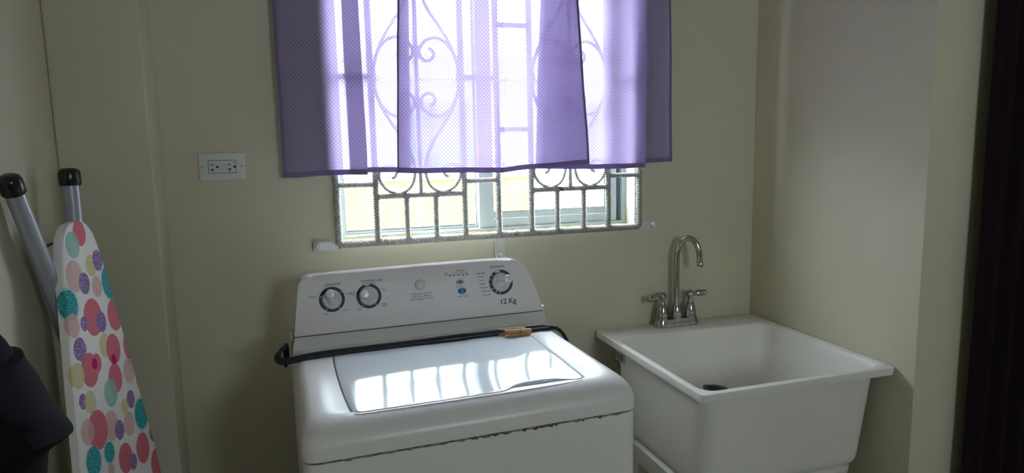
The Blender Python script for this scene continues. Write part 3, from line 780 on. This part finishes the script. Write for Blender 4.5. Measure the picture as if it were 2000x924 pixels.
obj('spout_collar', bm, chromeM, FC, smooth=True, angle=60)
pts = [Vector((0, 0, .055))] + [Vector((0, 0, .055 + .17 * i / 8)) for i in range(1, 9)]
ex, ey = .054, -.048; H = .292
arc = [Vector((ex * (.5 - .5 * math.cos(t)), ey * (.5 - .5 * math.cos(t)), .225 + .0645 * math.sin(t))) for t in [PI * k / 20 for k in range(1, 20)]]
pts += arc + [Vector((ex, ey, .222)), Vector((ex + .001, ey - .001, .200))]
bm = NB(); tube(bm, pts, .0093, n=20)
sp = obj('spout', bm, chromeM, FC, smooth=True, angle=50)
bm = NB(); lathe(bm, [(.0100, .1985), (.0100, .210), (.0092, .212)], Matrix.Translation((ex + .001, ey - .001, 0)), 20); obj('aerator', bm, chromeM, sp, smooth=True, angle=50)
for sx, dz, ang in ((-1, -.10, .12), (1, .03, -.12)):
    x = sx * .0515
    bm = bellf(x)
    hb = obj('handle_body', bm, chromeM, FC, smooth=True, angle=60)
    bm = NB(); lathe(bm, [(.0120, .069), (.0085, .078), (.0075, .085), (.0092, .089), (.0125, .095), (.0135, .101), (.0115, .108), (.006, .1125), (.0008, .1135)], Matrix.Translation((x, 0, 0)), 24)
    obj('handle_cap', bm, chromeM, hb, smooth=True, angle=60)
    d = Vector((sx * math.cos(ang), -abs(math.sin(ang)), dz)).normalized()
    P0 = Vector((x, 0, .100))
    ln = [(0.008, .0055), (.013, .0060), (.017, .0080), (.025, .0102), (.034, .0108), (.044, .0098), (.0485, .0088), (.0495, .0096), (.0530, .0096), (.0545, .0080)]
    bm = NB(); Zm = d.to_track_quat('Z', 'Y').to_matrix().to_4x4()
    lathe(bm, [(r, l) for l, r in ln], Matrix.Translation(P0) @ Zm, 20)
    obj('lever', bm, chromeM, hb, smooth=True, angle=60)

# black brush handle in the tub
bm = NB()
pb = [(.7150, -.5725, .8370), (.7330, -.5745, .8360), (.7560, -.5710, .8310), (.790, -.556, .812), (.83, -.520, .75), (.87, -.46, .66), (.90, -.40, .606)]
o0 = Vector(pb[-1])
tube(bm, catmull([Vector(p) - o0 for p in pb], 8), .010, n=12, flat=.62, rfn=lambda t: .0125 - .0035 * t)
br = thing('scrub_brush', 'black brush handle poking up inside the front left corner of the sink', 'brush', tuple(o0))
obj('handle', bm, brushM, br, smooth=True, angle=60)
bm = NB(); loft(bm, [rrect(-.045, .045, -.022, .022, .02, 6, z) for z in (-.012, .004)]); obj('brush_head', bm, brushM, br, smooth=True, angle=40)

# ------------------------------------------------------------------ wall outlet
OU = thing('wall_outlet', 'white double wall outlet plate on the wall left of the curtain', 'outlet', (-.3920, 0, 1.3930))
bm = NB(); box(bm, -.0572, .0572, -.0058, -.0001, -.0350, .0350, .0024, 3); obj('cover_plate', bm, plateM, OU, smooth=True, angle=40)
bm = NB(); box(bm, -.0342, .0342, -.0062, -.004, -.0172, .0172); obj('receptacle_gap', bm, inkM, OU)
bm = NB(); box(bm, -.0330, .0330, -.0070, -.004, -.0160, .0160, .0005); rc = obj('receptacle', bm, plateM, OU)
for xc_ in (-.0245, .0178):
    bm = NB(); box(bm, xc_ - .0040, xc_ + .0040, -.0073, -.006, .0042, .0062)
    box(bm, xc_ - .0048, xc_ + .0048, -.0073, -.006, -.0078, -.0056); box(bm, xc_ - .0010, xc_ + .0012, -.0073, -.006, -.0125, -.0078)
    lathe(bm, [(.0030, 0), (.0030, .0012)], Matrix.Translation((xc_ + .0128, -.0061, -.0006)) @ Matrix.Rotation(PI / 2, 4, 'X'), 14)
    obj('slots', bm, holeM, rc)
bm = NB(); box(bm, -.0068, .0095, -.0073, -.006, -.0085, .0068); obj('button_gap', bm, greyM, rc)
bm = NB(); box(bm, -.0060, .0014, -.0079, -.0065, -.0078, .0060, .0004); obj('test_button', bm, plateM, rc)
bm = NB(); box(bm, .0020, .0088, -.0079, -.0065, -.0078, .0060, .0004); obj('reset_button', bm, plateM, rc)
bm = NB(); lathe(bm, [(.0011, 0), (.0011, .0005)], Matrix.Translation((.0305, -.0070, .0118)) @ Matrix.Rotation(PI / 2, 4, 'X'), 8); obj('indicator', bm, holeM, rc)
for x in (-.0485, .0485):
    bm = NB(); lathe(bm, [(.0030, 0), (.0028, .0010), (.0008, .0012)], Matrix.Translation((x, -.0055, 0)) @ Matrix.Rotation(PI / 2, 4, 'X'), 12); obj('screw', bm, greyM, OU)

# ------------------------------------------------------------------ ironing board
N0 = Vector((-.649, -.350, 1.298)); ub = Vector((.071, 0, -1)).normalized(); wb = Vector((.258, .966, 0)).normalized(); nb = ub.cross(wb).normalized()
if nb.x < 0: nb = -nb
LEN = (N0.z - .012) / -ub.z
PROF = [(0, 0), (.004, .024), (.010, .034), (.020, .044), (.034, .054), (.055, .061), (.08, .067), (.12, .0745), (.158, .080), (.21, .089), (.268, .099), (.33, .110), (.40, .121), (.47, .132), (.55, .145), (.64, .152), (.8, .158), (1.0, .160), (1.2, .160), (LEN - .03, .158), (LEN, .140)]
IB = thing('ironing_board', 'ironing board standing on end in the left corner, cover printed with coloured circles', 'ironing board', (N0 + ub * LEN)[:])
IL = Vector(IB.location)
CIRC = [(0.0027, 0.0257, 0.027, 'p'), (-0.0268, 0.0461, 0.028, 'g'), (-0.0398, 0.1088, 0.033, 'l'), (-0.0126, 0.1295, 0.023, 'u'), (0.0218, 0.0978, 0.024, 'y'), (0.0489, 0.0915, 0.023, 'u'), (0.0293, 0.1452, 0.023, 'l'), (0.0794, 0.1456, 0.038, 't'), (-0.0722, 0.1621, 0.032, 't'), (-0.0737, 0.2042, 0.025, 'l'), (-0.0053, 0.2043, 0.040, 'p'), (0.02, 0.2212, 0.023, 'u'), (-0.0385, 0.2097, 0.016, 'u'), (0.0756, 0.2198, 0.036, 'p'), (-0.0675, 0.2556, 0.025, 'u'), (0.0185, 0.2736, 0.027, 'y'), (0.0457, 0.2903, 0.034, 'p'), (0.0328, 0.3531, 0.033, 'p'), (0.040, 0.3120, 0.012, 'm'), (-0.0495, 0.3055, 0.036, 'p'), (-0.0233, 0.2999, 0.021, 'p'), (-0.0305, 0.2986, 0.012, 'm'), (0.1157, 0.3024, 0.037, 'p'), (0.1009, 0.3375, 0.012, 'u'), (0.090, 0.3553, 0.029, 'l'), (0.1397, 0.3894, 0.034, 'p'), (-0.0901, 0.3042, 0.027, 'y'), (0.0061, 0.3772, 0.031, 'g'), (0.0756, 0.4189, 0.021, 'u'), (0.1073, 0.4677, 0.036, 't'), (-0.0901, 0.3586, 0.016, 'u'), (-0.0681, 0.3685, 0.024, 'y'), (0.0467, 0.4256, 0.019, 'y'), (0.052, 0.4681, 0.028, 'l'), (-0.0141, 0.4438, 0.033, 'l'), (0.0119, 0.4648, 0.022, 'u'), (-0.0611, 0.4321, 0.042, 'p'), (-0.0947, 0.4226, 0.027, 'l'), (0.0881, 0.5434, 0.036, 'p'), (0.1419, 0.5309, 0.02, 'u'), (-0.0386, 0.4932, 0.023, 't'), (0.0146, 0.5324, 0.034, 'p'), (0.0403, 0.5539, 0.019, 'u'), (-0.0938, 0.4866, 0.031, 't'), (-0.0432, 0.5307, 0.014, 'l'), (0.1378, 0.6068, 0.037, 'p'),
        (-.06, .60, .036, 'p'), (.03, .62, .03, 'g'), (.08, .68, .034, 'l'), (-.02, .69, .028, 'u'), (-.1, .70, .03, 'y'), (.12, .76, .03, 't'), (.0, .78, .04, 'p'), (-.09, .82, .03, 't'), (.06, .87, .03, 'y'), (-.03, .92, .036, 'l'), (.1, .97, .034, 'p'), (-.1, 1.0, .03, 'u')]
def cover_material():
    m = bpy.data.materials.new('circle_print_cover'); m.use_nodes = True; nt = m.node_tree; L = nt.links.new
    b = nt.nodes['Principled BSDF']; b.inputs['Roughness'].default_value = .85; b.inputs['Specular IOR Level'].default_value = .2
    tc = nt.nodes.new('ShaderNodeTexCoord'); uv = tc.outputs['UV']
    nz = nt.nodes.new('ShaderNodeTexNoise'); nz.inputs['Scale'].default_value = 1; nz.inputs['Detail'].default_value = 3
    mp = nt.nodes.new('ShaderNodeMapping'); mp.inputs['Scale'].default_value = (110, 420, 1); mp.inputs['Rotation'].default_value = (0, 0, .6); L(uv, mp.inputs[0]); L(mp.outputs[0], nz.inputs['Vector'])
    rp = nt.nodes.new('ShaderNodeValToRGB'); rp.color_ramp.elements[0].position = .50; rp.color_ramp.elements[1].position = .58; L(nz.outputs['Fac'], rp.inputs[0])
    colr = {'p': (.74, .20, .25), 'l': (.75, .47, .43), 'g': (.30, .55, .47), 'u': (.27, .15, .36), 'y': (.72, .62, .30), 't': (.03, .36, .38), 'm': (.60, .02, .17)}
    scr = {'u': (.52, .40, .62), 't': (.16, .55, .56)}
    cn = {}
    for k, c in scr.items():
        mx = nt.nodes.new('ShaderNodeMix'); mx.data_type = 'RGBA'; mx.inputs[6].default_value = (*colr[k], 1); mx.inputs[7].default_value = (*c, 1)
        L(rp.outputs['Color'], mx.inputs[0]); cn[k] = mx.outputs[2]
    ms = nt.nodes.new('ShaderNodeMapping'); ms.inputs['Scale'].default_value = (1.26, 1, 1); L(uv, ms.inputs[0]); uvs_ = ms.outputs[0]
    cur = None
    for s, t, r, k in CIRC:
        d = nt.nodes.new('ShaderNodeVectorMath'); d.operation = 'DISTANCE'; L(uvs_, d.inputs[0]); d.inputs[1].default_value = (s * 1.26, t, 0)
        l = nt.nodes.new('ShaderNodeMath'); l.operation = 'LESS_THAN'; L(d.outputs['Value'], l.inputs[0]); l.inputs[1].default_value = r
        mx = nt.nodes.new('ShaderNodeMix'); mx.data_type = 'RGBA'
        fac = l.outputs[0]
        if k == 'y' or k == 'g' or k == 'l':
            f2 = nt.nodes.new('ShaderNodeMath'); f2.operation = 'MULTIPLY'; L(fac, f2.inputs[0]); f2.inputs[1].default_value = .85; fac = f2.outputs[0]
        L(fac, mx.inputs[0])
        if cur is None: mx.inputs[6].default_value = (.92, .88, .84, 1)
        else: L(cur, mx.inputs[6])
        if k in cn: L(cn[k], mx.inputs[7])
        else: mx.inputs[7].default_value = (*colr[k], 1)
        cur = mx.outputs[2]
        if k == 't':   # pale ring line drawn round the teal circles
            a1 = nt.nodes.new('ShaderNodeMath'); a1.operation = 'COMPARE'; L(d.outputs['Value'], a1.inputs[0]); a1.inputs[1].default_value = r + .0035; a1.inputs[2].default_value = .0006
            mx = nt.nodes.new('ShaderNodeMix'); mx.data_type = 'RGBA'; L(a1.outputs[0], mx.inputs[0]); L(cur, mx.inputs[6]); mx.inputs[7].default_value = (.35, .50, .55, 1); cur = mx.outputs[2]
    L(cur, b.inputs['Base Color']); return m
coverM = cover_material()
def board_at(s, t, n): return N0 + wb * s + ub * t + nb * n - IL
bm = NB(); uvl = bm.loops.layers.uv.new('uv')
fine = []
for (t0, h0), (t1, h1) in zip(PROF, PROF[1:]):
    k = max(1, int((t1 - t0) / .02))
    for i in range(k): fine.append((t0 + (t1 - t0) * i / k, h0 + (h1 - h0) * i / k))
fine.append(PROF[-1])
# cross section: padded top, rolled edge, back
sec = [(-1, -.016, 0), (-1.0, -.010, .001), (-1, -.004, .001), (-1, 0.0, -.003), (-.96, .003, -.006), (-.5, .004, 0), (0, .0042, 0), (.5, .004, 0), (.96, .003, .006), (1, 0.0, .003), (1, -.004, -.001), (1, -.010, -.001), (1, -.016, 0)]
grid = []; uvm = {}
for t, h in fine:
    row = []
    for fs, n_, e in sec:
        ss = fs * h
        v = bm.verts.new(board_at(ss, t, n_)); row.append(v); uvm[v] = (ss + (0 if abs(fs) < 1 else math.copysign(max(0, -n_), fs)), t)
    grid.append(row)
for r0, r1 in zip(grid, grid[1:]):
    for i in range(len(sec)):
        j = (i + 1) % len(sec)
        try: f = bm.faces.new((r0[i], r0[j], r1[j], r1[i]))
        except ValueError: continue
        for l in f.loops: l[uvl].uv = uvm[l.vert]
bm.faces.new(grid[-1])
bmesh.ops.remove_doubles(bm, verts=bm.verts, dist=.0005)
cov = obj('board_cover', bm, coverM, IB, smooth=True, angle=50); cov['label'] = 'white cotton cover printed with pink, teal, purple and yellow circles'
def ib_leg(p0, p1, r, cap_r, cap_l, name='leg'):
    p0 = Vector(p0); p1 = Vector(p1); d = (p1 - p0).normalized()
    bm = NB(); tube(bm, [p0 - IL, p1 - IL], r, n=20); lg = obj(name, bm, legM, IB, smooth=True, angle=50)
    if cap_r:
        Z = (-d).to_track_quat('Z', 'Y').to_matrix().to_4x4()
        bm = NB(); lathe(bm, [(cap_r * .93, -cap_l), (cap_r, -cap_l + .003), (cap_r, -.004), (cap_r * .88, .003), (cap_r * .6, .0065), (.001, .0075)], Matrix.Translation(p0 - IL) @ Z, 24)
        obj('rubber_cap', bm, capM, lg, smooth=True, angle=50)
    return lg
ib_leg((-.6695, -.275, 1.399), (-.676, -.275, .45), .0178, .0212, .030)
ib_leg((-.7030, -.500, 1.394), (-.664, -.300, .93), .0165, .0205, .030)
ib_leg((-.7150, -.470, 1.372), (-.690, -.290, .93), .0085, 0, 0, 'brace')
bm = NB(); tube(bm, catmull([Vector(p) - IL for p in ((-.708, -.37, 1.237), (-.700, -.36, 1.250), (-.688, -.355, 1.255), (-.668, -.345, 1.252))], 6), .0028, n=8)
obj('latch_wire', bm, M_('dark_wire', (.12, .11, .10), .5), IB, smooth=True)

# ------------------------------------------------------------------ black bag on a wall hook
BG = thing('hanging_bag', 'crumpled black plastic bag at the lower left edge, before the ironing board', 'bag', (-.645, -.93, 1.25))
BL = Vector((-.645, -.93, 1.25))
prof = [(1.255, -.66, .02), (1.225, -.625, .035), (1.206, -.590, .05), (1.190, -.5815, .06), (1.175, -.577, .07), (1.170, -.566, .08), (1.150, -.5625, .09), (1.125, -.551, .10), (1.100, -.540, .10), (1.085, -.530, .10), (1.072, -.521, .10), (1.063, -.5155, .10), (1.056, -.524, .10), (1.048, -.538, .10), (1.038, -.549, .105), (1.02, -.555, .11), (.99, -.560, .11), (.92, -.565, .11), (.84, -.572, .11), (.78, -.60, .09), (.76, -.65, .03)]
bm = NB(); rings = []
for z, xr, hy_ in prof:
    ring = []
    for i in range(36):
        a = 2 * PI * i / 36; xl = -.7285
        cx_ = (xr + xl) / 2; hx_ = (xr - xl) / 2
        ca, sa = math.cos(a), math.sin(a)
        k = 1 + (.30 * noise.noise(Vector((ca * 1.5, sa * 1.5, z * 9))) + .22 * abs(noise.noise(Vector((ca * 4, sa * 4, z * 16))))) * (abs(sa))
        pw = 1.0 if not (1.04 < z < 1.09) else .75
        ring.append(Vector((cx_ + hx_ * ca, -.93 + hy_ * math.copysign(abs(sa) ** (1 / pw), sa) * k, z + .012 * noise.noise(Vector((ca * 3, sa * 3, z * 5))) * abs(sa))) - BL)
    rings.append(ring)
loft(bm, rings)
obj('bag_body', bm, bagM, BG, smooth=True, angle=18)
bm = NB(); tube(bm, catmull([Vector(p) - BL for p in ((-.69, -.95, 1.235), (-.705, -.945, 1.30), (-.712, -.93, 1.335), (-.705, -.915, 1.30), (-.69, -.91, 1.235))], 6), .006, n=8); obj('handle', bm, bagM, BG, smooth=True)
hk = thing('wall_hook', 'small metal hook on the left wall holding the black bag', 'hook', (-.733, -.93, 1.34))
bm = NB(); box(bm, .0002, .004, -.010, .010, -.02, .03, .001); obj('hook_plate', bm, chromeM, hk)
bm = NB(); tube(bm, [(.003, 0, 0), (.015, 0, -.012), (.026, 0, -.010), (.030, 0, .006)], .003, n=8); obj('hook_arm', bm, chromeM, hk, smooth=True)

# ------------------------------------------------------------------ dark drape at the right
DR = thing('door_curtain', 'black maroon curtain hanging at the right edge, beside the sink alcove', 'curtain', (1.70, -.705, .03))
bm = NB(); g = []
nx = 90
for r in range(31):
    z = .03 + 2.26 * r / 30; row = []
    for i in range(nx + 1):
        u = i / nx; x = 1.406 + .59 * u
        amp = .016 * min(1, u * 12)
        y = -.705 + amp * math.sin(u * 2 * PI * 8.5 + .5 * math.sin(z * 2)) + .004 * noise.noise(Vector((u * 8, z * 2, 0)))
        if i == 0: x += .003 * noise.noise(Vector((z * 5, 1, 1)))
        row.append(bm.verts.new((x - 1.70, y + .705, z - .03)))
    g.append(row)
for a, b in zip(g, g[1:]):
    for i in range(nx): bm.faces.new((a[i], a[i + 1], b[i + 1], b[i]))
dr = obj('fabric', bm, drapeM, DR, smooth=True)
sm = dr.modifiers.new('thickness', 'SOLIDIFY'); sm.thickness = .002
bm = NB(); tube(bm, [(-.30, 0, 2.285), (.40, 0, 2.285)], .010, n=12); obj('rod', bm, rodM, DR, smooth=True, angle=50)
for x in (-.285, .385):
    bm = NB(); box(bm, x - .006, x + .006, .008, .0375, 2.275, 2.295); obj('bracket', bm, rodM, DR)

# ------------------------------------------------------------------ outdoors
bm = NB(); box(bm, -8, 14, -16, 16, -.25, -.15); tag(struct('ground_outside', bm, concM), 'pale concrete yard outside the window')
GW = thing('garden_wall', 'low pale yellow rendered wall outside, seen through the left pane', 'wall', (0.5, 3.6, -.15))
bm = NB(); box(bm, -4, 1.25, -.08, .08, 0, 1.30, .01); obj('wall_body', bm, yellowM, GW)
bm = NB(); box(bm, -4.02, 1.27, -.11, .11, 1.30, 1.345, .01); obj('coping', bm, houseM, GW)
HS = thing('neighbour_house', 'pale house across the yard, bleached by the daylight', 'house', (3.0, 9.0, -.15))
bm = NB(); box(bm, -3.5, 5, 0, 4, 0, 2.6); obj('wall_body', bm, houseM, HS)
bm = NB(); loft(bm, [[Vector((-3.8, -.3, 2.6)), Vector((5.3, -.3, 2.6)), Vector((5.3, 4.3, 2.6)), Vector((-3.8, 4.3, 2.6))], [Vector((-2, 1.6, 3.2)), Vector((4, 1.6, 3.2)), Vector((4, 2.4, 3.2)), Vector((-2, 2.4, 3.2))]]); obj('roof', bm, concM, HS)
for x in (-1.5, 1.2, 3.4):
    bm = NB(); box(bm, x, x + 1.1, -.03, .02, 1.1, 2.3); w_ = obj('window', bm, alumM, HS)
    bm = NB(); box(bm, x + .07, x + 1.03, -.04, -.02, 1.17, 2.23); obj('pane', bm, trackM, w_)
FN = thing('chain_link_fence', 'chain-link fence with metal posts outside, close beyond the left pane', 'fence', (0.2, 1.6, -.15))
for x in (.404 - .2, 1.128 - .2, -1.1, -2.2):
    bm = NB(); tube(bm, [(x, .014, 0), (x, .014, 2.2)], .010 if x > -.5 else .02, n=12); obj('post', bm, postM, FN, smooth=True, angle=50)
bm = NB(); cell = .052; x0, x1, z0, z1 = -2.2, .928, .3, 2.15
def wire(p, q):
    d = (q - p).normalized(); a = Vector((0, 1, 0)) * .0008; b = d.cross(Vector((0, 1, 0))) * .0008
    r0 = [bm.verts.new(p + v) for v in (a, b, -a, -b)]; r1 = [bm.verts.new(q + v) for v in (a, b, -a, -b)]
    for i in range(4): bm.faces.new((r0[i], r0[(i + 1) % 4], r1[(i + 1) % 4], r1[i]))
k = x0 - (z1 - z0)
while k < x1:
    # rising wires start at x=k on z0
    a = max(0, x0 - k); b_ = min(z1 - z0, x1 - k)
    if b_ > a:
        wire(Vector((k + a, 0, z0 + a)), Vector((k + b_, 0, z0 + b_)))
        wire(Vector((k + a, .001, z1 - a)), Vector((k + b_, .001, z1 - b_)))
    k += cell
o = obj('mesh', bm, M_('fence_wire', (.10, .085, .06), .8), FN); o['kind'] = 'stuff'; o['label'] = 'diamond wire mesh'
bm = NB(); rnd = random.Random(4)
for i in range(1400):
    v = Vector((rnd.gauss(0, .5), rnd.gauss(0, .4), rnd.gauss(0, .42)))
    if v.length > 1: continue
    c = v * .75 + Vector((0, 0, .95)); a = Vector((rnd.uniform(-1, 1), rnd.uniform(-1, 1), rnd.uniform(-1, 1))).normalized(); b_ = a.cross(Vector((rnd.random(), .3, .5))).normalized()
    s = .06
    bm.faces.new([bm.verts.new(c + q) for q in (a * s, b_ * s * .5, -a * s, -b_ * s * .5)])
BU = thing('garden_bush', 'bright green bush glimpsed outside just under the curtain hem', 'bush', (1.75, 6.6, -.15))
o = obj('foliage', bm, leafM, BU); o['kind'] = 'stuff'
bm = NB()
for q in range(5):
    a = q * 1.3; tube(bm, [(0, 0, 0), (.08 * math.cos(a), .08 * math.sin(a), .4), (.25 * math.cos(a), .25 * math.sin(a), .95)], .02, n=7)
obj('stems', bm, M_('bark', (.2, .14, .09), .9), BU)
